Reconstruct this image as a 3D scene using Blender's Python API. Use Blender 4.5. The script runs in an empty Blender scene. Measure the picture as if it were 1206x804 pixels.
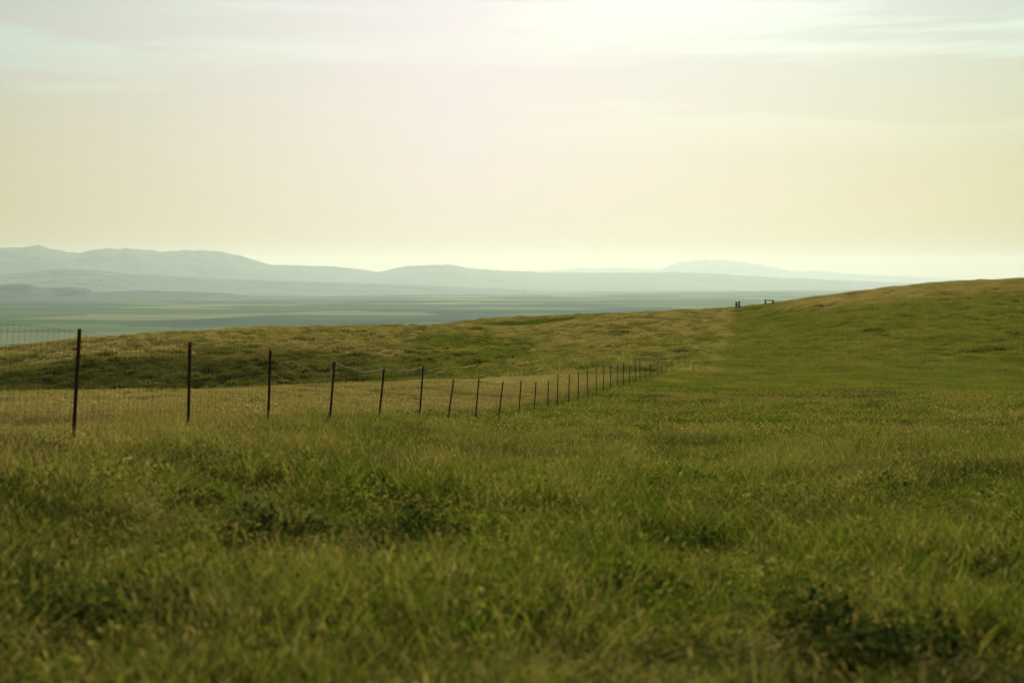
import bpy, math, random
import numpy as np
R = math.radians
rng = np.random.default_rng(7)
random.seed(7)
scn = bpy.context.scene
COL = scn.collection

# ------------------------------------------------------------------ camera
FPX = 1675.0                       # focal length in photo pixels (photo 1206x804)
PITCH = math.atan((402-330)/FPX)   # true horizon sits at row 330
cam_d = bpy.data.cameras.new('camera'); cam = bpy.data.objects.new('camera', cam_d); COL.objects.link(cam)
cam_d.sensor_width = 36; cam_d.lens = 36*FPX/1206
cam_d.clip_start = 0.1; cam_d.clip_end = 200000
cam.location = (0, 0, 0); cam.rotation_euler = (R(90)-PITCH, 0, 0)
cam_d.dof.use_dof = True; cam_d.dof.focus_distance = 55; cam_d.dof.aperture_fstop = 1.9
scn.camera = cam

def slope(px, py):
    """world x/y and z/y of the ray through a photo pixel"""
    a = (np.asarray(px, float)-603)/FPX; b = (402-np.asarray(py, float))/FPX
    y = math.cos(PITCH)+b*math.sin(PITCH); z = -math.sin(PITCH)+b*math.cos(PITCH)
    return a/y, z/y

def pchip(x, y, q):
    x = np.asarray(x, float); y = np.asarray(y, float); q = np.clip(q, x[0], x[-1])
    h = np.diff(x); s = np.diff(y)/h
    m = np.zeros(len(x)); m[0] = s[0]; m[-1] = s[-1]
    for i in range(1, len(x)-1):
        if s[i-1]*s[i] > 0:
            w1 = 2*h[i]+h[i-1]; w2 = h[i]+2*h[i-1]
            m[i] = (w1+w2)/(w1/s[i-1]+w2/s[i])
    k = np.clip(np.searchsorted(x, q)-1, 0, len(h)-1)
    t = (q-x[k])/h[k]
    return ((1+2*t)*(1-t)**2*y[k]+t*(1-t)**2*h[k]*m[k]+t*t*(3-2*t)*y[k+1]+t*t*(t-1)*h[k]*m[k+1])

# ------------------------------------------------------------------ value noise (numpy)
_P = rng.random((256, 256))
def vnoise(x, y):
    xi = np.floor(x).astype(int); yi = np.floor(y).astype(int)
    fx = x-xi; fy = y-yi; fx = fx*fx*(3-2*fx); fy = fy*fy*(3-2*fy)
    g = lambda a, b: _P[a & 255, b & 255]
    return (g(xi, yi)*(1-fx)+g(xi+1, yi)*fx)*(1-fy)+(g(xi, yi+1)*(1-fx)+g(xi+1, yi+1)*fx)*fy
def fbm(x, y, o=4):
    s = 0; a = .5; t = 0
    for i in range(o):
        s = s+a*vnoise(x*2**i+17.3*i, y*2**i+9.1*i); t += a; a *= .5
    return s/t

# ------------------------------------------------------------------ terrain table: photo column -> (depth, row) down the ground
VALLEY = -250.0
def P(d, py): return (d, py, None)
def Z(d, z): return (d, None, z)
near = [Z(1, -1.62), Z(5, -1.72)]
T = {
 -420: near+[P(12, 545), P(18, 520), P(30, 492), P(45, 474), P(58, 468), Z(85, -9.5), Z(120, -13), Z(150, -14), P(185, 445), P(203, 424), P(215, 423), Z(260, -22)],
 0:    near+[P(12, 556), P(18, 516), P(30, 485), P(45, 468), P(60, 461), Z(85, -9), Z(120, -12.5), Z(150, -13.6), P(182, 436), P(203, 411), P(214, 411), Z(260, -20)],
 120:  near+[P(12, 560), P(18.8, 512), P(30, 484), P(45, 468), P(62, 460), Z(85, -8.6), Z(120, -12.3), Z(150, -13.4), P(182, 430), P(206, 399), P(218, 399), Z(265, -20)],
 223:  near+[P(12, 565), P(21.6, 501), P(30, 484), P(45, 468), P(66, 459), Z(90, -8.6), Z(120, -12), Z(150, -13), P(182, 425), P(212, 393), P(224, 393), Z(270, -19)],
 330:  near+[P(12, 570), P(25.6, 498), P(36, 481), P(50, 467), P(74, 454), Z(98, -8.9), Z(125, -11.6), Z(150, -12.4), P(184, 420), P(222, 387), P(236, 387), Z(290, -17)],
 420:  near+[P(12, 575), P(30, 497), P(42, 480), P(60, 464), P(84, 450), Z(108, -9.3), Z(130, -11.4), Z(155, -12), P(190, 416), P(236, 386), P(250, 385.5), Z(290, -12.6), Z(340, -15)],
 520:  near+[P(12, 580), P(39, 489), P(52, 476), P(72, 460), P(94, 447), Z(115, -9.0), Z(135, -10.4), Z(155, -10.8), P(195, 412), P(240, 385), P(256, 384), Z(282, -10.6), P(320, 382), P(335, 381.5), Z(390, -14)],
 600:  near+[P(12, 585), P(50, 488), P(70, 467), P(92, 451), P(108, 444), Z(125, -8.8), Z(140, -9.6), Z(160, -9.8), P(198, 412), P(240, 389), P(258, 386), Z(282, -10.1), P(318, 375.5), P(336, 374), Z(390, -12)],
 700:  near+[P(12, 590), P(73, 465), P(88, 455), P(104, 446), P(122, 440), Z(135, -8.35), Z(148, -8.7), P(165, 428), P(200, 408), P(240, 388), P(262, 380), P(290, 375), P(318, 371), P(330, 371), Z(390, -11)],
 785:  near+[P(12, 592), P(60, 475), P(90, 454), P(127, 440), P(136, 437.5), Z(142, -8.95), P(158, 428), P(200, 404), P(245, 383), P(270, 374), P(300, 368.5), P(316, 368), Z(380, -10)],
 868:  near+[P(12, 594), P(60, 476), P(90, 455), P(128, 440), P(137, 437.5), Z(142, -8.95), P(158, 425), P(200, 400), P(240, 381), P(272, 367), P(292, 363), P(306, 363), Z(370, -9)],
 1000: near+[P(12, 595), P(60, 474), P(90, 454), P(128, 441), P(137, 438), P(142, 436), P(160, 418), P(200, 385), P(240, 358), P(270, 347), P(285, 345.5), P(300, 345.5), Z(360, -6)],
 1100: near+[P(12, 595), P(60, 473), P(90, 455), P(128, 442), P(137, 438), P(142, 435), P(160, 414), P(200, 377), P(240, 347), P(266, 336), P(280, 334.5), P(295, 334.5), Z(360, -3)],
 1206: near+[P(12, 595), P(60, 472), P(90, 456), P(128, 442), P(137, 438), P(142, 434), P(160, 411), P(200, 371), P(240, 341), P(262, 330.5), P(276, 329), P(290, 329), Z(360, -1.5)],
 1600: near+[P(12, 595), P(60, 470), P(90, 454), P(128, 440), P(137, 436), P(142, 432), P(160, 405), P(200, 362), P(240, 330), P(262, 322), P(276, 321), P(290, 321), Z(360, 1)],
}
FAR = [(520, -38), (900, -110), (1600, -200), (2600, -240), (4200, VALLEY), (60000, VALLEY)]
LR = np.linspace(math.log(.5), math.log(60000), 900)
cols = sorted(T); TH = []; ZC = []
for X in cols:
    th = math.atan(float(slope(X, 402)[0]))
    rr = []; zz = []
    for d, py, z in T[X]:
        if z is None:
            z = float(slope(X, py)[1])*d
            if d >= 12: z -= .17 if d < 140 else .22
        rr.append(math.log(d/math.cos(th))); zz.append(z)
    for r, z in FAR: rr.append(math.log(r)); zz.append(z)
    rr = [math.log(.4)]+rr; zz = [-1.6]+zz
    zc = pchip(rr, zz, LR)
    k = np.exp(-.5*(np.arange(-4, 5)/1.6)**2); k /= k.sum()
    zc = np.convolve(np.pad(zc, 4, mode='edge'), k, mode='valid')
    TH.append(th); ZC.append(zc)
ZC = np.array(ZC); TH = np.array(TH)
back = ZC[-1]*.5+ZC[0]*.5
TH = np.concatenate([[-math.pi, -1.3], TH, [1.3, math.pi]])
ZC = np.vstack([back, ZC[0], ZC, ZC[-1], back])
TQ = np.concatenate([np.linspace(-math.pi, -.7, 20)[:-1], np.linspace(-.7, .7, 401), np.linspace(.7, math.pi, 20)[1:]])
ZG = np.array([pchip(TH, ZC[:, j], TQ) for j in range(ZC.shape[1])]).T      # [theta, r]

def H0(x, y):
    x = np.asarray(x, float); y = np.asarray(y, float)
    r = np.hypot(x, y); th = np.arctan2(x, y)
    lj = (np.log(np.maximum(r, .51))-LR[0])/(LR[1]-LR[0]); lj = np.clip(lj, 0, len(LR)-1.001)
    ti = np.clip(np.searchsorted(TQ, th)-1, 0, len(TQ)-2); ft = np.clip((th-TQ[ti])/(TQ[ti+1]-TQ[ti]), 0, 1)
    j = lj.astype(int); fj = lj-j
    return (ZG[ti, j]*(1-fj)+ZG[ti, j+1]*fj)*(1-ft)+(ZG[ti+1, j]*(1-fj)+ZG[ti+1, j+1]*fj)*ft
def sstep(a, b, x):
    t = np.clip((x-a)/(b-a), 0, 1); return t*t*(3-2*t)
def H(x, y):
    x = np.asarray(x, float); y = np.asarray(y, float)
    r = np.hypot(x, y)
    z = H0(x, y)
    z = z+(fbm(x*.35, y*.35, 3)-.5)*.16*sstep(4, 12, r)*(1-sstep(130, 145, r))
    hill = sstep(140, 160, r)*(1-sstep(420, 600, r))
    z = z+hill*((fbm(x*.16+5, y*.16, 3)-.5)*.75+(fbm(x*.6+31, y*.6, 2)-.5)*.55)
    far = sstep(600, 1500, r)*(1-sstep(3500, 5000, r))
    z = z+far*(fbm(x*.002, y*.002, 4)-.5)*60
    return z

# ------------------------------------------------------------------ material helpers
def new_mat(name):
    m = bpy.data.materials.new(name); m.use_nodes = True
    nt = m.node_tree; nt.nodes.clear()
    return m, nt
class G:
    """tiny node-graph helper"""
    def __init__(s, nt): s.nt = nt
    def n(s, t, **kw):
        nd = s.nt.nodes.new(t)
        for k, v in kw.items():
            if k.startswith('i_'):
                key = k[2:]; key = int(key) if key.isdigit() else key.replace('_', ' ')
                if hasattr(v, 'is_output') or isinstance(v, bpy.types.NodeSocket): s.nt.links.new(v, nd.inputs[key])
                else: nd.inputs[key].default_value = v
            else: setattr(nd, k, v)
        return nd
    def noise(s, vec, scale, detail=4, rough=.55):
        return s.n('ShaderNodeTexNoise', i_Vector=vec, i_Scale=scale, i_Detail=detail, i_Roughness=rough).outputs[0]
    def ramp(s, fac, stops, interp='LINEAR'):
        nd = s.n('ShaderNodeValToRGB', i_Fac=fac); cr = nd.color_ramp; cr.interpolation = interp
        while len(cr.elements) < len(stops): cr.elements.new(.5)
        for e, (p, c) in zip(cr.elements, stops):
            e.position = p; e.color = tuple(c)+((1,) if len(c) == 3 else ())
        return nd.outputs[0]
    def mix(s, fac, a, b, mode='MIX'):
        nd = s.n('ShaderNodeMix', data_type='RGBA', blend_type=mode)
        for idx, v in ((0, fac), (6, a), (7, b)):
            if isinstance(v, bpy.types.NodeSocket): s.nt.links.new(v, nd.inputs[idx])
            else: nd.inputs[idx].default_value = v if idx == 0 else tuple(v)+((1,) if len(v) == 3 else ())
        return nd.outputs[2]
    def math(s, op, a, b=0, clamp=False):
        nd = s.n('ShaderNodeMath', operation=op, use_clamp=clamp)
        for idx, v in ((0, a), (1, b)):
            if isinstance(v, bpy.types.NodeSocket): s.nt.links.new(v, nd.inputs[idx])
            else: nd.inputs[idx].default_value = v
        return nd.outputs[0]
    def scale(s, vec, v):
        return s.n('ShaderNodeMapping', i_Vector=vec, i_Scale=v).outputs[0]

def principled(g, col, rough=.8, normal=None, metal=0, spec=.3):
    p = g.n('ShaderNodeBsdfPrincipled', i_Roughness=rough, i_Metallic=metal)
    p.inputs['Specular IOR Level'].default_value = spec
    if isinstance(col, bpy.types.NodeSocket): g.nt.links.new(col, p.inputs['Base Color'])
    else: p.inputs['Base Color'].default_value = tuple(col)+(1,)
    if normal is not None: g.nt.links.new(normal, p.inputs['Normal'])
    return p.outputs[0]
def out(g, s): g.n('ShaderNodeOutputMaterial', i_Surface=s)

# ------------------------------------------------------------------ where each kind of grass grows, and the shade painted into its colour
FX0, FK = -8.75, .177        # fence line x = FX0 + FK*y
HB_TOP = (868, 292); HB_BOT = (848, 137)
def line_x(y):               # boundary between dry and green pasture on the far hill
    xt = float(slope(868, 365)[0])*292; xb = float(slope(848, 438)[0])*137
    t = (y-137)/(292-137)
    return xb+(xt-xb)*t-1.3
def masks(x, y):
    """dry: 0 green .. 1 straw ; dark: painted shade between clumps, and dark growth"""
    r = np.hypot(x, y)
    n4 = fbm(x*.85+50, y*.45+9, 3); n1 = fbm(x*.11+3, y*.11, 4); n2 = fbm(x*.5, y*.5+7, 3); n3 = fbm(x*.03+11, y*.03+2, 3)
    left = sstep(.4, 2.2, (FX0+FK*y)-x+(n2-.5)*2.2)
    n5 = fbm(x*1.1+4, y*1.1+21, 2)
    dry_near = .28+.30*(n1-.5)*2+.5*(n5-.5)+.42*sstep(0, -6, x-(-1)+(n1-.5)*6)*(1-left)
    dry_far = .80+.5*(n1-.5)+.5*(n5-.5)+.3*(n2-.5)
    hs = 1-sstep(-3, 3, x-line_x(y)); hill = sstep(127-9*hs, 137-9*hs, y+(n2-.5)*6)
    nf = dry_near*(1-left)+dry_far*left
    # far slopes
    az = x/np.maximum(y, 1)
    rightside = sstep(-.8, .8, x-line_x(y)+(n2-.5)*2.5+(n4-.5)*3)
    hz = H0(x, y)
    toe = (1-sstep(179, 191, y+(n1-.5)*16+(n4-.5)*16))*(1-sstep(-.01, .06, az+(n1-.5)*.05))                # damp green foot of the western hill, its shade painted in as darker colour
    gp = np.exp(-(((az+.03)/.065)**2+((y-203)/22)**2))         # green patch on the slope
    gp2 = np.exp(-(((az-.01)/.045)**2+((y-297)/11)**2))  # face of the rear rise: green, with its shade painted in
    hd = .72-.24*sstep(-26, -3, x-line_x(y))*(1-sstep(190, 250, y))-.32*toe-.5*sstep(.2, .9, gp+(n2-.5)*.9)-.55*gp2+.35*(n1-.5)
    crest = sstep(-6.5, -3.0, hz+(az-.2)*16+(n1-.5)*3.0)*sstep(225, 250, y)
    hr = .33+.30*(n1-.5)+.15*(n2-.5)+.42*crest*sstep(.17, .2, az)
    hdry = hd*(1-rightside)+hr*rightside
    strip = np.exp(-((x-line_x(y)+(n4-.5)*2.5)/.65)**2)*sstep(.3, .55, n2+.12)
    hdry = np.maximum(hdry, strip*1.0)
    dry = nf*(1-hill)+hdry*hill
    dark = sstep(.52, .70, n2*.65+n1*.35)*(1-hill)+hill*sstep(.49, .61, n4)  # gaps between clumps: their shade is painted into the grass colour
    dark = np.maximum(dark, .55*hill*gp2*(.4+n2))
    dark = np.maximum(dark, hill*.9*np.exp(-((x-line_x(y)-1.7+(n4-.5)*2.5)/.8)**2)*(y < 285)*sstep(.3, .55, n2+.1))
    return np.clip(dry, 0, 1), dark, hill, left, rightside, toe

# ------------------------------------------------------------------ ground sheet
def mesh_grid(name, X, Y, Zv, attrs=None, smooth=True, wrap=False):
    na, nr = X.shape
    co = np.stack([X, Y, Zv], -1).reshape(-1, 3)
    i = np.arange(na-(0 if wrap else 1))[:, None]; j = np.arange(nr-1)[None, :]
    i2 = (i+1) % na
    f = np.stack([i*nr+j, i2*nr+j, i2*nr+j+1, i*nr+j+1], -1).reshape(-1, 4)
    me = bpy.data.meshes.new(name)
    me.vertices.add(len(co)); me.vertices.foreach_set('co', co.ravel())
    me.loops.add(f.size); me.loops.foreach_set('vertex_index', f.ravel().astype(np.int32))
    me.polygons.add(len(f)); me.polygons.foreach_set('loop_start', np.arange(0, f.size, 4, dtype=np.int32))
    me.update(calc_edges=True)
    if smooth: me.polygons.foreach_set('use_smooth', np.ones(len(f), bool))
    for k, v in (attrs or {}).items():
        a = me.attributes.new(k, 'FLOAT', 'POINT'); a.data.foreach_set('value', v.ravel().astype(np.float32))
    me.validate()
    return me
def link(name, me, m=None, parent=None, **props):
    o = bpy.data.objects.new(name, me); COL.objects.link(o)
    if m: me.materials.append(m)
    if parent: o.parent = parent
    for k, v in props.items(): o[k] = v
    return o

# hollows: dark spots in the meadow, shade between clumps painted over low herbs  (photo column, row, half-width px, half-height px)
HOL = [(380, 600, 34, 18), (455, 612, 14, 14), (505, 596, 45, 20), (540, 612, 20, 10), (40, 650, 50, 24), (150, 686, 34, 14), (10, 560, 26, 14),
       (1060, 716, 34, 15), (985, 698, 26, 12), (1010, 726, 16, 8), (1195, 655, 40, 26), (215, 572, 20, 10), (300, 600, 18, 8), (760, 655, 26, 10), (820, 608, 22, 8), (450, 560, 24, 8), (935, 562, 30, 6), (650, 690, 24, 10), (560, 690, 24, 10), (300, 742, 30, 14), (905, 790, 40, 12)]
HP = []
for px, py, hw, hh in HOL:
    u, v = slope(px, py)
    ys = np.linspace(3, 140, 6000); zz = H0(u*ys, ys)+.25
    k = int(np.argmax(v*ys < zz)); yy = ys[k]
    ya = abs(v)*0+yy; u2, v2 = slope(px, py-hh); k2 = int(np.argmax(v2*ys < H0(u2*ys, ys)+.25))
    HP.append((float(u*yy), float(yy), hw/FPX*yy, max(.15, (ys[k2]-yy)*.8)))
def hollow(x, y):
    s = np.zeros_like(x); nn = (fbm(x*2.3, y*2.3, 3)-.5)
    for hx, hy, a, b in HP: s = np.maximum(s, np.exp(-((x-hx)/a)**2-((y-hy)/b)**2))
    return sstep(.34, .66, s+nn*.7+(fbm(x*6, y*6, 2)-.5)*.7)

tq = np.concatenate([np.linspace(-math.pi, -.62, 40)[:-1], np.linspace(-.62, .62, 620), np.linspace(.62, math.pi, 40)[1:-1]])
rq = np.concatenate([np.geomspace(.5, 400, 560)[:-1], np.geomspace(400, 64000, 150)])
A, RR = np.meshgrid(tq, rq, indexing='ij')
GX = RR*np.sin(A); GY = RR*np.cos(A); GZ = H(GX, GY)
dry, dark, hill, left, rs, toe = masks(GX, GY)
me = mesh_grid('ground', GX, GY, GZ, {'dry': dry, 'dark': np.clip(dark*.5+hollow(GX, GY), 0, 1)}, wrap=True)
m, nt = new_mat('ground_soil_and_sward'); g = G(nt)
geo = g.n('ShaderNodeNewGeometry'); pos = geo.outputs['Position']
dryn = g.n('ShaderNodeAttribute', attribute_name='dry').outputs['Fac']
n_f = g.noise(pos, 2.2, 5, .65)
n_c = g.noise(pos, .35, 4, .6)
f = g.math('ADD', dryn, g.math('MULTIPLY', g.math('SUBTRACT', n_c, .5), .5), True)
col = g.mix(f, (.045, .056, .012), (.135, .105, .036))
col = g.mix(g.math('MULTIPLY', n_f, .8), col, (.05, .042, .018))
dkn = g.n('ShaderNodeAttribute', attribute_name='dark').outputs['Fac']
col = g.mix(dkn, col, (.020, .022, .010))  # shade of gaps and hollows put into the soil colour
# valley farmland: long field strips beyond two kilometres
dist = g.n('ShaderNodeVectorMath', operation='LENGTH', i_0=pos).outputs['Value']
vf = g.math('DIVIDE', g.math('SUBTRACT', dist, 1200), 1500, True)
mp = g.n('ShaderNodeMapping', i_Vector=pos, i_Scale=(.00085, .00075, 0), i_Rotation=(0, 0, .30)).outputs[0]
vor = g.n('ShaderNodeTexVoronoi', i_Vector=mp, i_Scale=1.0, distance='CHEBYCHEV', feature='F1')
sep = g.n('ShaderNodeSeparateColor', i_Color=vor.outputs['Color'])
fields = g.ramp(sep.outputs[0], [(0, (.03, .06, .035)), (.22, (.08, .125, .05)), (.42, (.010, .028, .034)), (.60, (.16, .17, .09)), (.72, (.05, .085, .04)), (.88, (.025, .045, .05))], 'CONSTANT')
band = g.noise(g.n('ShaderNodeMapping', i_Vector=pos, i_Scale=(.00030, .00050, 0)).outputs[0], 1, 4, .6)
big = g.ramp(band, [(.38, (.025, .045, .05)), (.5, (.06, .095, .045)), (.62, (.10, .12, .055))])
fields = g.mix(.38, fields, big)
col = g.mix(vf, col, fields)
bump = g.n('ShaderNodeBump', i_Height=n_f, i_Distance=.12, i_Strength=.8).outputs[0]
out(g, g.n('ShaderNodeBsdfDiffuse', i_Color=col, i_Normal=bump).outputs[0])
link('ground', me, m, kind='structure')

# ------------------------------------------------------------------ far ridges and mountains: real heightfields with depth
def ridge(name, pts, d0, d1, width, base, matr, seed, rough=.16, crest_noise=1.0, n_t=900, n_w=70, front=.55):
    xs = [p[0] for p in pts]; ys = [p[1] for p in pts]
    Xp = np.linspace(xs[0], xs[-1], n_t); Yp = pchip(xs, ys, Xp)
    Dp = np.interp(Xp, [xs[0], xs[-1]], [d0, d1])
    ax, sz = slope(Xp, Yp)
    t = np.linspace(0, 1, n_w)[None, :]                 # front foot .. back foot
    D = Dp[:, None]+(t-front)*width
    X = ax[:, None]*D; Yw = D+0*X
    top = (sz*Dp)[:, None]-base
    edge = np.clip(np.minimum(np.arange(n_t), np.arange(n_t)[::-1])/12., 0, 1)[:, None]
    prof = np.where(t < front, (t/front), (1-t)/(1-front)); prof = np.clip(prof, 0, 1)
    prof = prof**1.15
    s = width*.22
    nz = 1-np.abs(2*fbm(X/s+seed, Yw/s+seed*1.7, 5)-1)    # eroded spurs and gullies
    spur = (nz-.75)*rough*4*np.sin(np.pi*np.clip(prof, 0, 1))
    h = top*np.clip(prof*(1+spur), 0, None)
    small = (fbm(X/(width*.03)+seed, Yw/(width*.03), 4)-.5)*top*.05*crest_noise*prof
    Zv = base-15+(h+small)*edge
    return link(name, mesh_grid(name, X, Yw, Zv), matr, kind='structure')

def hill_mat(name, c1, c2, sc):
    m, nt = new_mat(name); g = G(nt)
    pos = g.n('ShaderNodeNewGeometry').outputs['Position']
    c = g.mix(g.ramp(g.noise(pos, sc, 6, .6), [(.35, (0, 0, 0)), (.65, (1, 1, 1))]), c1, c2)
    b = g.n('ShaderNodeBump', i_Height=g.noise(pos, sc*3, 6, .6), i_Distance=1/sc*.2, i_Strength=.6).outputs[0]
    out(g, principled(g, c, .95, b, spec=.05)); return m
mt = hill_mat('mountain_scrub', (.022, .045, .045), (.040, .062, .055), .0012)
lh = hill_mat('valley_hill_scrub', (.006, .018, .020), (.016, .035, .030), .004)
MT = [(-500, 300), (-300, 288), (-120, 294), (0, 291), (22, 289.5), (45, 289), (60, 292.5), (90, 297.5), (108, 293.5), (125, 291.5), (140, 293), (150, 292), (200, 294.5), (240, 294), (262, 296), (282, 300), (300, 305.5), (320, 311), (345, 311.5), (385, 313), (405, 314), (430, 317), (445, 319), (462, 316), (480, 313), (500, 311.5), (530, 311), (545, 314), (562, 316), (600, 318), (640, 320), (720, 320.5), (800, 320), (880, 324), (960, 328), (1060, 332), (1200, 335), (1400, 338)]
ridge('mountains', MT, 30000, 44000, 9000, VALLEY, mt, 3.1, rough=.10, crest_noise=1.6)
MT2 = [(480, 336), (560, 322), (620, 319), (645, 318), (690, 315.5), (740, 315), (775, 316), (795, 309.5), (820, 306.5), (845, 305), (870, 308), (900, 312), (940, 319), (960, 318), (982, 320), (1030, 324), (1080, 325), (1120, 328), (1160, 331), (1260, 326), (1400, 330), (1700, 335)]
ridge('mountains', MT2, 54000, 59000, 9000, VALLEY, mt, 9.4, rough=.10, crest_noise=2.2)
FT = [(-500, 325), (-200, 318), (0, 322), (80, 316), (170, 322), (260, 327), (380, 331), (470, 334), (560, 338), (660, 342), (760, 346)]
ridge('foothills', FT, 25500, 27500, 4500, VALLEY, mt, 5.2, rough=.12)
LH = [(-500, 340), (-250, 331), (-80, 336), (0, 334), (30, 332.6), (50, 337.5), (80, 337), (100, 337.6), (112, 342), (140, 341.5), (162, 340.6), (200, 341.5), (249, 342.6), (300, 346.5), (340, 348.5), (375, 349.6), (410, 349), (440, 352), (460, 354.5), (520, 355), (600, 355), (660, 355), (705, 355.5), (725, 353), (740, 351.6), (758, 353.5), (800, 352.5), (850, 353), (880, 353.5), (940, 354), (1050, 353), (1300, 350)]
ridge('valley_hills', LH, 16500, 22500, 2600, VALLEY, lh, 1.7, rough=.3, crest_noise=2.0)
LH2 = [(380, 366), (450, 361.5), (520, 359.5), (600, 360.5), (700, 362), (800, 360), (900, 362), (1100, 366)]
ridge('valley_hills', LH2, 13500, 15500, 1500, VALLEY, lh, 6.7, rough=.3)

# ------------------------------------------------------------------ grass
def leaf_material(name, stops, transl=.45, seedcol=(.28, .22, .08)):
    m, nt = new_mat(name); g = G(nt)
    dr = g.n('ShaderNodeAttribute', attribute_name='dry', attribute_type='INSTANCER').outputs['Fac']
    dk = g.n('ShaderNodeAttribute', attribute_name='dark', attribute_type='INSTANCER').outputs['Fac']
    rnd = g.n('ShaderNodeObjectInfo').outputs['Random']
    br = g.n('ShaderNodeAttribute', attribute_name='blade').outputs['Fac']      # random per blade
    hd = g.n('ShaderNodeAttribute', attribute_name='head').outputs['Fac']       # seed head
    f = g.math('ADD', dr, g.math('MULTIPLY', g.math('SUBTRACT', rnd, .5), .45))
    f = g.math('ADD', f, g.math('MULTIPLY', g.math('SUBTRACT', br, .5), .55), True)
    c = g.ramp(f, stops)
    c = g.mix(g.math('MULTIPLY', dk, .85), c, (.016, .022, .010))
    c = g.mix(hd, c, seedcol)
    d = g.n('ShaderNodeBsdfDiffuse', i_Color=c).outputs[0]
    t = g.n('ShaderNodeBsdfTranslucent', i_Color=g.mix(1, c, (1.15, 1.2, .75), 'MULTIPLY')).outputs[0]
    out(g, g.n('ShaderNodeMixShader', i_0=transl, i_1=d, i_2=t).outputs[0])
    return m
STOPS = [(0, (.050, .080, .010)), (.25, (.124, .146, .017)), (.5, (.195, .168, .045)), (.75, (.245, .192, .078)), (1, (.33, .26, .12))]
leaf = leaf_material('grass_blades', STOPS)

def tuft_mesh(name, radius, nblades, hmin, hmax, w, segs, heads=0.0, lean=.35, clump=3, seed=0, drop=0.0):
    rg = np.random.default_rng(seed)
    V = []; F = []; B = []; Hd = []
    cen = rg.normal(0, radius*.45, (clump, 2)) if clump else None
    for k in range(nblades):
        if clump and rg.random() < .7: p = cen[rg.integers(clump)]+rg.normal(0, radius*.22, 2)
        else:
            a = rg.random()*2*math.pi; q = radius*math.sqrt(rg.random()); p = np.array([q*math.cos(a), q*math.sin(a)])
        h = rg.uniform(hmin, hmax); a = rg.random()*2*math.pi
        la = rg.random()*2*math.pi; ln = h*lean*rg.random()**.7*1.3
        dx, dy = math.cos(la)*ln, math.sin(la)*ln
        wx, wy = math.cos(a)*w*.5*rg.uniform(.7, 1.3), math.sin(a)*w*.5*rg.uniform(.7, 1.3)
        b = rg.random(); head = rg.random() < heads
        base = len(V)
        for s in range(segs):
            t = s/segs; k2 = t**1.8; ww = (1-.55*t) if not head else .45
            cx, cy, cz = p[0]+dx*k2, p[1]+dy*k2, h*(t-.12*k2*lean)-drop*(1-t)-.02
            V.append((cx-wx*ww, cy-wy*ww, cz)); V.append((cx+wx*ww, cy+wy*ww, cz)); B += [b, b]; Hd += [0, 0]
            if s: q = base+2*(s-1); F.append((q, q+1, q+3, q+2))
        tip = (p[0]+dx, p[1]+dy, h*(1-.12*lean))
        V.append(tip); B.append(b); Hd.append(0)
        q = base+2*(segs-1); F.append((q, q+1, q+2))
        if head:                                   # a loose drooping seed head at the tip
            L = rg.uniform(.04, .07)*max(1, w/.006)**.5; ww = w*.6
            q = len(V); ex, ey = dx/(ln+1e-6)*L*.5, dy/(ln+1e-6)*L*.5
            V += [(tip[0], tip[1], tip[2]-.01), (tip[0]+ex*.5+ww, tip[1]+ey*.5, tip[2]+L*.4), (tip[0]+ex*.5-ww, tip[1]+ey*.5, tip[2]+L*.4), (tip[0]+ex, tip[1]+ey, tip[2]+L*.7),
                  (tip[0]+ex*.5, tip[1]+ey*.5+ww, tip[2]+L*.4), (tip[0]+ex*.5, tip[1]+ey*.5-ww, tip[2]+L*.4)]
            F += [(q, q+1, q+3, q+2), (q, q+4, q+3, q+5)]; B += [b]*6; Hd += [1]*6
    me = bpy.data.meshes.new(name); me.from_pydata(V, [], F); me.update()
    for nm, arr in (('blade', B), ('head', Hd)):
        at = me.attributes.new(nm, 'FLOAT', 'POINT'); at.data.foreach_set('value', np.array(arr, np.float32))
    return me
def weed_mesh(name, seed, n=60, r=.22, hh=.26, lw=.020):
    """broad-leaved herb: leaves on short stems through a low dome"""
    rg = np.random.default_rng(seed); V = []; F = []; B = []; Hd = []
    for k in range(n):
        a = rg.random()*6.283; q = r*math.sqrt(rg.random()); z = hh*(1-(q/r)**2*.6)*rg.uniform(.25, 1)
        c = np.array([q*math.cos(a), q*math.sin(a), z]); d = rg.normal(0, 1, 3); d[2] = abs(d[2])*.5; d /= np.linalg.norm(d)
        s = np.cross(d, rg.normal(0, 1, 3)); s /= np.linalg.norm(s); L = lw*rg.uniform(.8, 1.8)
        b = rg.random(); q0 = len(V)
        V += [tuple(c-d*L), tuple(c+s*L*.45), tuple(c+d*L), tuple(c-s*L*.45)]; F.append((q0, q0+1, q0+2, q0+3)); B += [b]*4; Hd += [0]*4
    me = bpy.data.meshes.new(name); me.from_pydata(V, [], F); me.update()
    for nm, arr in (('blade', B), ('head', Hd)):
        at = me.attributes.new(nm, 'FLOAT', 'POINT'); at.data.foreach_set('value', np.array(arr, np.float32))
    return me

def source_collection(name, meshes, mat):
    c = bpy.data.collections.new(name)          # not linked to the scene: only the source of the grass patches
    for i, me in enumerate(meshes):
        me.materials.append(mat); o = bpy.data.objects.new('%s_%02d' % (name, i), me); c.objects.link(o)
    return c

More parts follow.
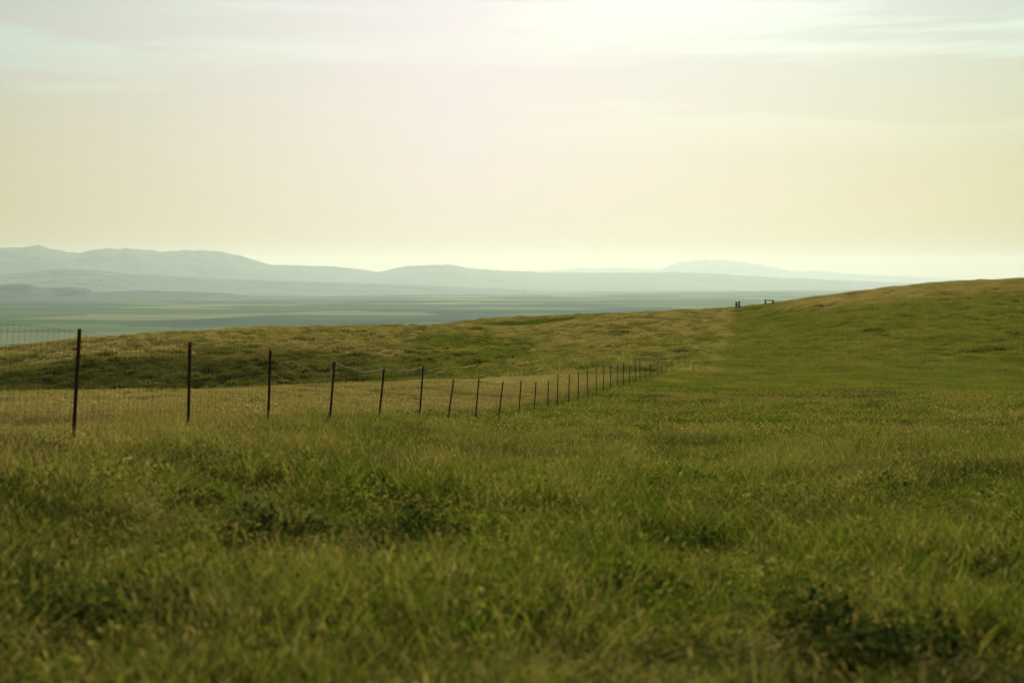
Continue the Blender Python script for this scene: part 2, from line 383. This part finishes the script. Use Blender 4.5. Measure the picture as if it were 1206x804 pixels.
def scatter(name, src, x, y, scale, dryv, darkv, label, cat, sink=0.0):
    n = len(x)
    z = H(x, y)-sink; e = .4
    nx = -(H(x+e, y)-H(x-e, y))/(2*e); ny = -(H(x, y+e)-H(x, y-e))/(2*e)
    rotx = -ny*.8; roty = nx*.8
    rx = np.arctan(rotx); ry = np.arctan(roty); rz = rng.random(n)*2*math.pi
    # R = Ry * Rx * Rz(local)  -> euler XYZ
    cx, sx, cy, sy, cz, sz = np.cos(rx), np.sin(rx), np.cos(ry), np.sin(ry), np.cos(rz), np.sin(rz)
    def mat(a): return a
    M = np.zeros((n, 3, 3))
    # Ry @ Rx
    A_ = np.zeros((n, 3, 3))
    A_[:, 0, 0] = cy; A_[:, 0, 1] = sy*sx; A_[:, 0, 2] = sy*cx; A_[:, 1, 1] = cx; A_[:, 1, 2] = -sx; A_[:, 2, 0] = -sy; A_[:, 2, 1] = cy*sx; A_[:, 2, 2] = cy*cx
    Zr = np.zeros((n, 3, 3)); Zr[:, 0, 0] = cz; Zr[:, 0, 1] = -sz; Zr[:, 1, 0] = sz; Zr[:, 1, 1] = cz; Zr[:, 2, 2] = 1
    M = A_ @ Zr
    eul = np.stack([np.arctan2(M[:, 2, 1], M[:, 2, 2]), -np.arcsin(np.clip(M[:, 2, 0], -1, 1)), np.arctan2(M[:, 1, 0], M[:, 0, 0])], -1)
    me = bpy.data.meshes.new(name); me.vertices.add(n); me.vertices.foreach_set('co', np.stack([x, y, z], -1).ravel())
    for k, v in (('dry', dryv), ('dark', darkv)):
        a = me.attributes.new(k, 'FLOAT', 'POINT'); a.data.foreach_set('value', v.astype(np.float32))
    for k, v in (('rot', eul), ('scl', scale)):
        a = me.attributes.new(k, 'FLOAT_VECTOR', 'POINT'); a.data.foreach_set('vector', v.astype(np.float32).ravel())
    ng = bpy.data.node_groups.new(name+'_nodes', 'GeometryNodeTree')
    ng.interface.new_socket('Geometry', in_out='INPUT', socket_type='NodeSocketGeometry')
    ng.interface.new_socket('Geometry', in_out='OUTPUT', socket_type='NodeSocketGeometry')
    N = ng.nodes; L = ng.links
    gi = N.new('NodeGroupInput'); go = N.new('NodeGroupOutput')
    mp = N.new('GeometryNodeMeshToPoints'); ip = N.new('GeometryNodeInstanceOnPoints'); ci = N.new('GeometryNodeCollectionInfo')
    ci.inputs['Collection'].default_value = src; ci.inputs['Separate Children'].default_value = True; ci.inputs['Reset Children'].default_value = True
    ip.inputs['Pick Instance'].default_value = True
    ra = N.new('GeometryNodeInputNamedAttribute'); ra.data_type = 'FLOAT_VECTOR'; ra.inputs['Name'].default_value = 'rot'
    sa = N.new('GeometryNodeInputNamedAttribute'); sa.data_type = 'FLOAT_VECTOR'; sa.inputs['Name'].default_value = 'scl'
    er = N.new('FunctionNodeEulerToRotation')
    ri = N.new('FunctionNodeRandomValue'); ri.data_type = 'INT'
    ri.inputs[4].default_value = 0; ri.inputs[5].default_value = len(src.objects)-1
    L.new(gi.outputs[0], mp.inputs['Mesh']); L.new(mp.outputs[0], ip.inputs['Points']); L.new(ci.outputs[0], ip.inputs['Instance'])
    L.new(ra.outputs['Attribute'], er.inputs[0]); L.new(er.outputs[0], ip.inputs['Rotation']); L.new(sa.outputs['Attribute'], ip.inputs['Scale'])
    L.new(ri.outputs[2], ip.inputs['Instance Index']); L.new(ip.outputs[0], go.inputs[0])
    o = link(name, me, None, kind='stuff', label=label, category=cat)
    md = o.modifiers.new('scatter', 'NODES'); md.node_group = ng
    print(name, n)
    return o

def wedge(n, r0, r1, a):
    r = np.sqrt(rng.random(n)*(r1*r1-r0*r0)+r0*r0); th = rng.uniform(-a, a, n)
    return r*np.sin(th), r*np.cos(th)

LP = dict(clump=3)
src_near = source_collection('near_tuft', [tuft_mesh('near_tuft', .28, 85, .08, .37, .0075, 3, heads=.13, seed=s, lean=.95, clump=4) for s in range(7)]+[weed_mesh('near_tuft', 90+s, n=130, r=.26, hh=.24, lw=.017) for s in range(4)], leaf)
src_mid = source_collection('mid_tuft', [tuft_mesh('mid_tuft', .50, 105, .08, .30, .015, 2, heads=.05, seed=20+s, lean=.85, clump=4) for s in range(6)]+[weed_mesh('mid_tuft', 100+s, n=110, r=.45, hh=.24, lw=.03) for s in range(2)], leaf)
src_far = source_collection('far_tuft', [tuft_mesh('far_tuft', 1.3, 150, .14, .36, .035, 2, heads=0, seed=40+s, lean=.5, clump=5, drop=.1) for s in range(6)], leaf)
src_weed = source_collection('herb', [weed_mesh('herb', 60+s, n=170) for s in range(4)], leaf)

def meadow(x, y, smin, smax):
    d, k, hl, lf, rs, toe = masks(x, y)
    hol = hollow(x, y)
    hn = fbm(x*.8+40, y*.8+3, 3)
    hgt = smin+(smax-smin)*sstep(.28, .68, hn)
    hgt = hgt*(1-.25*lf)*(1-.4*hol)
    return d, k, hl, lf, hol, hgt

x, y = wedge(16000, 3.2, 32, .72)
d, k, hl, lf, hol, hg = meadow(x, y, .48, 1.30)
wd = rng.uniform(.85, 1.2, len(x))
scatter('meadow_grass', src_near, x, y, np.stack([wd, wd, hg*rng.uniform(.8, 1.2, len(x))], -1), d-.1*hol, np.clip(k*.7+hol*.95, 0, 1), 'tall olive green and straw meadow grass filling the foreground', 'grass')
x, y = wedge(26000, 31, 82, .56)
d, k, hl, lf, hol, hg = meadow(x, y, .65, 1.2)
wd = rng.uniform(.85, 1.25, len(x))
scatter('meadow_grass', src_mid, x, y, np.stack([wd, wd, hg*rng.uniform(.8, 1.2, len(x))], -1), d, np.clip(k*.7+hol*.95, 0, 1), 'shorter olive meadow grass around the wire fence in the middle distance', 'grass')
x, y = wedge(30000, 80, 160, .5)
d, k, hl, lf, hol, hg = meadow(x, y, .7, 1.1)
wd = rng.uniform(.8, 1.2, len(x))
scatter('meadow_grass', src_far, x, y, np.stack([wd, wd, hg*rng.uniform(.8, 1.2, len(x))], -1), d, k*.6, 'far end of the green meadow where it meets the foot of the slope', 'grass')
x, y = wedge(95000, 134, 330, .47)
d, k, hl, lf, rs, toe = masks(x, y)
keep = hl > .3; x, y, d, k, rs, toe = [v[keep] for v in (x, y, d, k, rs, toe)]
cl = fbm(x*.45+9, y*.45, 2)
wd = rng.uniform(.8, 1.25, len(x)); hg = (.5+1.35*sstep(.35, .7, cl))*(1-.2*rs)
scatter('hill_grass', src_far, x, y, np.stack([wd, wd, hg*1.1], -1), d, np.clip(k*.7*(1-.72*rs)+toe*(.12+.6*sstep(.0, -.22, x/y)), 0, 1), 'dry tan and green grass clumps over the rolling far slopes', 'grass')  # toe term darkens the grass colour for the shaded hill foot
def mound_mesh(name, seed, n=150, r=.62, hh=.34):
    rg = np.random.default_rng(seed); V = []; F = []; B = []; Hd = []
    for k in range(n):
        a = rg.random()*6.283; q = r*math.sqrt(rg.random()); bx_, by_ = q*math.cos(a), q*math.sin(a)
        h = hh*(1-(q/r)**2)*rg.uniform(.7, 1.1)+.05; ln = rg.uniform(.05, .2); w_ = .03; wa = rg.random()*6.283
        b = rg.random(); q0 = len(V); wx, wy = w_*math.cos(wa), w_*math.sin(wa)
        V += [(bx_-wx, by_-wy, -.05), (bx_+wx, by_+wy, -.05), (bx_+wx+ln*.5*math.cos(a), by_+wy+ln*.5*math.sin(a), h*.7), (bx_-wx+ln*.5*math.cos(a), by_-wy+ln*.5*math.sin(a), h*.7), (bx_+ln*math.cos(a), by_+ln*math.sin(a), h)]
        F += [(q0, q0+1, q0+2, q0+3), (q0+3, q0+2, q0+4)]; B += [b]*5; Hd += [0]*5
    me = bpy.data.meshes.new(name); me.from_pydata(V, [], F); me.update()
    for nm, arr in (('blade', B), ('head', Hd)):
        at = me.attributes.new(nm, 'FLOAT', 'POINT'); at.data.foreach_set('value', np.array(arr, np.float32))
    return me
src_mound = source_collection('tussock', [mound_mesh('tussock', 120+s) for s in range(5)], leaf)
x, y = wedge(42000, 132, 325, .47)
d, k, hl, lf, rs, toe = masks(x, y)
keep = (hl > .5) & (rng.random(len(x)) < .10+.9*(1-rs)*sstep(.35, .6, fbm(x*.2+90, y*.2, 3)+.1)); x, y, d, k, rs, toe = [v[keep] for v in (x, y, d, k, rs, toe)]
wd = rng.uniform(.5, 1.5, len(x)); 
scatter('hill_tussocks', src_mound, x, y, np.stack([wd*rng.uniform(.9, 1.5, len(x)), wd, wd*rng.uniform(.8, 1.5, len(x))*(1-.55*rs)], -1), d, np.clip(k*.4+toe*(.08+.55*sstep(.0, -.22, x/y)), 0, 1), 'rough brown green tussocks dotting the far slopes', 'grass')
# herbs in the hollows and along the fence line
xs = []; ys = []
for hx, hy, a, b in HP:
    n = int(3+30*a*b*.6); xs.append(rng.normal(hx, a*.6, n)); ys.append(rng.normal(hy, b*.6, n))
x, y = np.concatenate(xs), np.concatenate(ys); d1 = np.full(len(x), .02); k1 = np.full(len(x), .92)  # herbs here tinted nearly black to paint the shade of the hollows
t = rng.uniform(15, 125, 500); x2 = FX0+FK*t+rng.normal(0, .45, 500); kp = fbm(x2*.3, t*.3, 3) > .5; x2, t = x2[kp], t[kp]
x3, y3 = wedge(1500, 5, 70, .6); kp = fbm(x3*.35+60, y3*.35, 3) > .58; x3, y3 = x3[kp], y3[kp]
x = np.concatenate([x, x2, x3]); y = np.concatenate([y, t, y3]); d1 = np.concatenate([d1, np.full(len(x2), .08), np.full(len(x3), .1)]); k1 = np.concatenate([k1, np.full(len(x2), .35), np.full(len(x3), .3)])
s = rng.uniform(.6, 1.2, len(x))
scatter('meadow_herbs', src_weed, x, y, np.stack([s, s, s*.9], -1), d1, k1, 'low dark green broad-leaved herbs in hollows of the grass', 'plants')

# small pale and pinkish flower heads dotted over the meadow
def flower_mesh(name, seed):
    rg = np.random.default_rng(seed); V = []; F = []
    h = rg.uniform(.22, .34)
    for k in range(9):
        a = k*2.4; q = .011; c = np.array([.01+q*math.cos(a), .01+q*math.sin(a), h+rg.uniform(-.006, .012)])
        q0 = len(V); s = .007
        V += [tuple(c+np.array(v)*s) for v in ((1, 0, .3), (0, 1, -.2), (-1, 0, .4), (0, -1, 0))]; F.append((q0, q0+1, q0+2, q0+3))
    me = bpy.data.meshes.new(name); me.from_pydata(V, [], F); me.update(); return me
m, nt = new_mat('flower_heads'); g = G(nt)
rnd = g.n('ShaderNodeObjectInfo').outputs['Random']
c = g.ramp(rnd, [(0, (.42, .20, .10)), (.45, (.36, .25, .10)), (.7, (.42, .38, .20)), (1, (.38, .15, .09))])
d_ = g.n('ShaderNodeBsdfDiffuse', i_Color=c).outputs[0]; t_ = g.n('ShaderNodeBsdfTranslucent', i_Color=c).outputs[0]
out(g, g.n('ShaderNodeMixShader', i_0=.4, i_1=d_, i_2=t_).outputs[0])
src_fl = source_collection('flower', [flower_mesh('flower', 80+s) for s in range(4)], m)
x, y = wedge(700, 5, 45, .6); kp = fbm(x*.4+70, y*.4+8, 3) > .53; x, y = x[kp], y[kp]; s = rng.uniform(.7, 1.25, len(x))
scatter('meadow_flowers', src_fl, x, y, np.stack([s, s, s], -1), s*0, s*0, 'tiny pale pink and cream flower heads among the grass', 'flowers')

# ------------------------------------------------------------------ metals and wood
def metal(name, c1, c2, rough, mt_=0.6):
    m, nt = new_mat(name); g = G(nt)
    co = g.n('ShaderNodeTexCoord').outputs['Object']
    c = g.mix(g.ramp(g.noise(co, 14, 5, .7), [(.4, (0, 0, 0)), (.62, (1, 1, 1))]), c1, c2)
    out(g, principled(g, c, rough, metal=mt_, spec=.3 if rough < .9 else 0)); return m
M_post = metal('rusted_post_steel', (.020, .009, .007), (.050, .020, .014), .75, .25)
_nt = M_post.node_tree; _g = G(_nt); _p = [n for n in _nt.nodes if n.type == 'BSDF_PRINCIPLED'][0]; _c = _p.inputs['Base Color'].links[0].from_socket
_nt.links.new(_g.mix(_g.math('MULTIPLY', _g.n('ShaderNodeObjectInfo').outputs['Random'], .7), _c, (.075, .030, .018)), _p.inputs['Base Color'])
M_wire = metal('galvanised_wire', (.27, .27, .24), (.17, .155, .13), .6, .2)
M_oldwire = metal('weathered_netting_wire', (.055, .05, .04), (.09, .075, .06), 1.0, 0.0)
m, nt = new_mat('weathered_timber'); g = G(nt)
co = g.n('ShaderNodeTexCoord').outputs['Object']
out(g, principled(g, g.mix(g.noise(g.scale(co, (12, 12, 1.2)), 3, 4), (.022, .018, .014), (.06, .048, .036)), .9)); M_wood = m

# ------------------------------------------------------------------ wire fence
def box(V, F, c, s, ax=None):
    """box with centre c, half-size s, optional 3 axis vectors"""
    ax = np.eye(3) if ax is None else ax; b = len(V)
    for sx in (-1, 1):
        for sy in (-1, 1):
            for sz in (-1, 1): V.append(tuple(np.array(c)+ax[0]*sx*s[0]+ax[1]*sy*s[1]+ax[2]*sz*s[2]))
    F += [tuple(b+i for i in q) for q in ((0, 1, 3, 2), (4, 6, 7, 5), (0, 4, 5, 1), (2, 3, 7, 6), (0, 2, 6, 4), (1, 5, 7, 3))]
def tube(V, F, pts, r, n=4):
    pts = [np.array(p, float) for p in pts]; b = len(V)
    for i, p in enumerate(pts):
        d = pts[min(i+1, len(pts)-1)]-pts[max(i-1, 0)]; d /= np.linalg.norm(d)+1e-9
        u = np.cross(d, (0, 0, 1.) if abs(d[2]) < .9 else (1., 0, 0)); u /= np.linalg.norm(u); v = np.cross(d, u)
        for k in range(n):
            a = 2*math.pi*k/n; V.append(tuple(p+r*(math.cos(a)*u+math.sin(a)*v)))
    for i in range(len(pts)-1):
        for k in range(n): k2 = (k+1) % n; F.append((b+i*n+k, b+i*n+k2, b+(i+1)*n+k2, b+(i+1)*n+k))
    F.append(tuple(b+k for k in range(n))[::-1]); F.append(tuple(b+(len(pts)-1)*n+k for k in range(n)))
def mk(name, V, F, mat_, parent, loc=None, **pr):
    if loc is not None: V = [tuple(np.array(v)-np.array(loc)) for v in V]
    me = bpy.data.meshes.new(name); me.from_pydata(V, [], F); me.update()
    o = link(name, me, mat_, parent, **pr)
    if loc is not None: o.location = loc
    return o

POSTS = [(86, 512, 95, 387), (222, 499, 225, 402), (316, 496, 319, 412), (388, 496, 395, 425), (446, 494, 453, 433), (494, 487, 499, 430), (528, 487, 535, 446),
 (560, 487, 564.5, 446), (587.3, 486, 593, 448.5), (611, 486, 614.3, 447.5), (629.5, 483, 631.5, 449.5), (645, 478, 646.5, 447.5), (656.5, 477, 657.5, 440), (670, 472.5, 671, 440),
 (681.5, 471, 681.5, 438), (693, 461, 691.7, 434), (702.5, 459, 702.5, 432), (711, 458.5, 711.5, 431), (719.5, 455, 719.5, 430), (727.5, 453.5, 727.5, 429), (734.5, 452, 734.5, 427),
 (741.5, 447, 741.5, 431), (749, 445, 748.5, 424), (754, 446, 753.5, 424), (760.5, 443, 760.5, 431), (766, 442, 766, 427), (774.5, 441, 774.5, 427), (779.5, 440, 779.5, 429), (785.5, 439, 785.5, 429)]
fence = bpy.data.objects.new('wire_fence', None); COL.objects.link(fence)
fence['label'] = 'long sagging woven wire fence on thin rusty steel posts across the meadow'; fence['category'] = 'fence'
ptop = []; pbase = []
def fence_pt(px):   # depth where the fence line meets that photo column
    u = float(slope(px, 440)[0]); d = FX0/(u-FK); return d
entries = []
for (bx, by, tx, ty) in POSTS:
    d = fence_pt((bx+tx)/2); ub, _ = slope(bx, by); ut, vt = slope(tx, ty)
    base = np.array([float(ub)*d, d, float(H(float(ub)*d, d))]); top = np.array([float(ut)*d, d+random.uniform(-.05, .05), float(vt)*d])
    if top[2]-base[2] < .95: top[2] = base[2]+1.0
    entries.append((base, top))
for dd in (14.4, 10.9, 7.4):     # the line carries on out of the picture to the left
    xx = FX0+FK*dd; zb = float(H(xx, dd)); entries.insert(0, (np.array([xx, dd, zb]), np.array([xx+.06, dd, zb+1.5])))
fence.location = entries[0][0]
fl = np.array(entries[0][0])
for base, top in entries:
    V = []; F = []
    ax2 = top-base; L = np.linalg.norm(ax2); ax2 = ax2/L
    fd = np.array([FK, 1, 0]); fd /= np.linalg.norm(fd); side = np.cross(fd, ax2); side /= np.linalg.norm(side); fd = np.cross(ax2, side)
    AX = np.array([fd, side, ax2]); lo = base-ax2*.3; mid = (lo+top)/2; hl_ = (L+.3)/2
    box(V, F, mid, (.026, .0045, hl_), AX)                      # flange of the T section
    box(V, F, mid-side*.0185, (.0045, .0142, hl_-.002), AX)     # stem of the T section
    nst = int(L/.055)
    for k in range(2, nst): box(V, F, base+ax2*(k*.055)+side*.008, (.006, .0045, .007), AX)   # studs
    mk('fence_post', V, F, M_post, fence, loc=None).location = -fl
# wires
def along(tt):      # parameter in post units -> base and top
    i = min(int(tt), len(entries)-2); f = tt-i
    return entries[i][0]*(1-f)+entries[i+1][0]*f, entries[i][1]*(1-f)+entries[i+1][1]*f, f
NP = len(entries)
def wire_pt(tt, hfrac, sag, off=.0):
    b, t, f = along(tt); gx, gy = b[0], b[1]
    up = t-b; p = b+up*hfrac; p = p-np.array([0, 0, 1])*sag*4*f*(1-f)
    return p+np.array([off, 0, 0])
# bright top strand: loose and wavy over the downhill posts
rs_ = random.Random(4)
V = []; F = []; pts = []
sags = [rs_.uniform(.02, .12) for _ in range(NP)]
wob = lambda tt: .018*math.sin(tt*9.3)+.010*math.sin(tt*17.1)
for k in range((NP-1)*10+1):
    tt = min(k/10, NP-1.001); i = int(tt)
    pts.append(wire_pt(tt, .985, sags[i], -.012)+np.array([0, 0, wob(tt)*(4*(tt-i)*(1-(tt-i)))]))
tube(V, F, pts[:62], .0016)
mk('top_wire', V, F, M_oldwire, fence).location = -fl
V = []; F = []; tube(V, F, pts[60:], .0030)
mk('top_wire', V, F, M_wire, fence).location = -fl
fence.children[-1]['label'] = 'bright galvanised top wire'
# woven netting: graduated horizontal wires and upright stays 15 cm apart, slumped and leaning
hs = [.05, .13, .22, .32, .43, .55, .68, .82, .96]
bul = lambda tt: (.10 if tt < 3 else .03)*abs(math.sin(tt*math.pi*.93+.35))+.012*math.sin(tt*5.1)
V = []; F = []
def net(tt, h):
    b, t, f = along(tt); i = int(tt)
    p = b+(t-b)*h; g_ = min(sags[i], .08)*4*f*(1-f)*h
    return p+np.array([-.03+.03*math.sin(tt*3.7)*h, 0, -g_+bul(tt)*h])
for h in hs:
    pts = [net(min(k/8, NP-1.001), h) for k in range((NP-1)*8+1)]
    tube(V, F, pts, .0015 if 0.1 < h < .9 else .0019, 3)
tt = 0.0
while tt < NP-1.01:
    b, t, f = along(tt); seg = np.linalg.norm((entries[int(tt)+1][0]-entries[int(tt)][0]))
    tl = tt+.045*math.sin(tt*1.3)+(.05 if tt < 5 else 0)
    tube(V, F, [net(tt, .05), net(min(tt+(tl-tt)*.5, NP-1.01), .5), net(min(max(tl, 0), NP-1.01), .96)], .0018, 3)
    tt += .15/seg
mk('woven_netting', V, F, M_oldwire, fence).location = -fl

# ------------------------------------------------------------------ timber braces on the far rise
def brace(kind, label, pxs, pys_top, d, diag, depth_off):
    o = bpy.data.objects.new('fence_brace', None); COL.objects.link(o); o['label'] = label; o['category'] = 'fence brace'
    pp = []
    for px, pt, do in zip(pxs, pys_top, depth_off):
        dd = d+do; u, v = slope(px, pt); X = float(u)*dd; zb = float(H(X, dd)); zt = float(v)*dd
        pp.append((np.array([X, dd, zb]), np.array([X, dd, max(zt, zb+1.1)])))
    o.location = pp[0][0]; l = pp[0][0]
    for b, t in pp:
        V = []; F = []; tube(V, F, [b-np.array([0, 0, .4]), (b+t)/2+np.array([.01, 0, 0]), t], .16, 10); mk('post', V, F, M_wood, o).location = -l
    V = []; F = []
    a, c = pp[0][1]-np.array([0, 0, .1]), pp[1][1]-np.array([0, 0, .12]); dr = (c-a)/np.linalg.norm(c-a)
    tube(V, F, [a, (a+c)/2, c], .085, 8); mk('rail', V, F, M_wood, o).location = -l
    if diag:
        V = []; F = []; tube(V, F, [pp[0][1]-np.array([0, .15, .1]), pp[1][0]+np.array([0, -.15, .25])], .08, 8); mk('diagonal_strut', V, F, M_wood, o).location = -l
    return o
brace('a', 'pair of close dark timber posts with a slanting strut where tan and green grass meet', (867.0, 870.6), (355.4, 354.6), 286, True, (0, 2.6))
brace('b', 'dark timber H brace of two posts under a level rail, on the green rise', (901.4, 910.6), (352.6, 353.3), 283, False, (0, .3))

# ------------------------------------------------------------------ haze
x0, x1, y0, y1, z0, z1 = -46000, 46000, -300, 66500, VALLEY-45, 1080
V = [(x, y, z) for x in (x0, x1) for y in (y0, y1) for z in (z0, z1)]
me = bpy.data.meshes.new('haze'); me.from_pydata(V, [], [(0, 1, 3, 2), (4, 6, 7, 5), (0, 4, 5, 1), (2, 3, 7, 6), (0, 2, 6, 4), (1, 5, 7, 3)]); me.update()
m, nt = new_mat('haze_air'); g = G(nt)
pv = g.n('ShaderNodeVolumePrincipled'); pv.inputs['Density'].default_value = 1.35e-5; pv.inputs['Color'].default_value = (.60, .74, .64, 1); pv.inputs['Absorption Color'].default_value = (.9, .9, .8, 1); pv.inputs['Anisotropy'].default_value = .58
g.n('ShaderNodeOutputMaterial', i_Volume=pv.outputs[0])
link('haze', me, m, kind='stuff')

# ------------------------------------------------------------------ sun and sky
SUN_AZ, SUN_EL = 3.5, 32.0        # degrees right of the view axis, above the horizon
sl = bpy.data.lights.new('sun', 'SUN'); so = bpy.data.objects.new('sun', sl); COL.objects.link(so)
sl.energy = 5.0; sl.angle = R(.6); sl.color = (1, .93, .80)
so.rotation_euler = (R(90-SUN_EL), 0, R(180-SUN_AZ)); so.location = (0, 0, 50)
w = bpy.data.worlds.new('World'); scn.world = w; w.use_nodes = True; nt = w.node_tree; nt.nodes.clear(); g = G(nt)
sky = g.n('ShaderNodeTexSky', sky_type='NISHITA', sun_disc=False, sun_elevation=R(SUN_EL), sun_rotation=R(SUN_AZ), altitude=300, air_density=1.0, dust_density=2.5, ozone_density=1.0)
tc = g.n('ShaderNodeTexCoord').outputs['Generated']
lum = g.n('ShaderNodeRGBToBW', i_Color=sky.outputs[0]).outputs[0]
lum = g.math('MULTIPLY', g.math('POWER', g.math('MULTIPLY', lum, .1), .7), 6.6)
sp = g.n('ShaderNodeSeparateXYZ', i_Vector=tc)
low = g.math('SUBTRACT', 1, g.math('DIVIDE', sp.outputs[2], .22), True)
cr = g.mix(low, (.97, .91, .93), (.96, .81, .70))
lumc = g.n('ShaderNodeCombineColor', i_Red=lum, i_Green=lum, i_Blue=lum).outputs[0]
side = g.math('MULTIPLY', g.math('ABSOLUTE', g.math('SUBTRACT', sp.outputs[0], -.04)), 2.6, True)
cr = g.mix(side, cr, g.mix(low, (.78, .94, .90), (.98, .81, .32)))
low2 = g.math('DIVIDE', .0164, g.math('MAXIMUM', sp.outputs[2], .0164))
cr = g.mix(low2, cr, (.30, .19, .05))
veil = g.mix(1, lumc, cr, 'MULTIPLY')
clear = g.mix(1, sky.outputs[0], (.54, .66, .61), 'MULTIPLY')
n1 = g.noise(g.n('ShaderNodeMapping', i_Vector=tc, i_Scale=(2.0, 2.0, 22), i_Location=(3, 1, .4), i_Rotation=(0, R(1.5), 0)).outputs[0], 1.6, 8, .58)
hi = g.math('MULTIPLY', g.math('SUBTRACT', 1.25, g.math('MULTIPLY', low, 2.0), True), g.math('ADD', .15, side), True)
cf = g.math('SUBTRACT', 1, g.math('MULTIPLY', hi, g.ramp(n1, [(.42, (1,)*3), (.53, (.05,)*3)])), True)
fin = g.mix(cf, clear, veil)
bg = g.n('ShaderNodeBackground', i_Color=fin, i_Strength=.068)
g.n('ShaderNodeOutputWorld', i_Surface=bg.outputs[0])

scn.view_settings.view_transform = 'Standard'; scn.view_settings.look = 'None'; scn.view_settings.exposure = .48; scn.view_settings.gamma = 1
scn.render.engine = 'CYCLES'
cy = scn.cycles; cy.use_denoising = True; cy.denoiser = 'OPENIMAGEDENOISE'; cy.denoising_input_passes = 'RGB_ALBEDO_NORMAL'; cy.sample_clamp_indirect = 1.5; cy.max_bounces = 6; cy.diffuse_bounces = 2; cy.glossy_bounces = 2; cy.transmission_bounces = 3; cy.volume_bounces = 1; cy.transparent_max_bounces = 8
cy.use_adaptive_sampling = False
scn.render.use_motion_blur = False
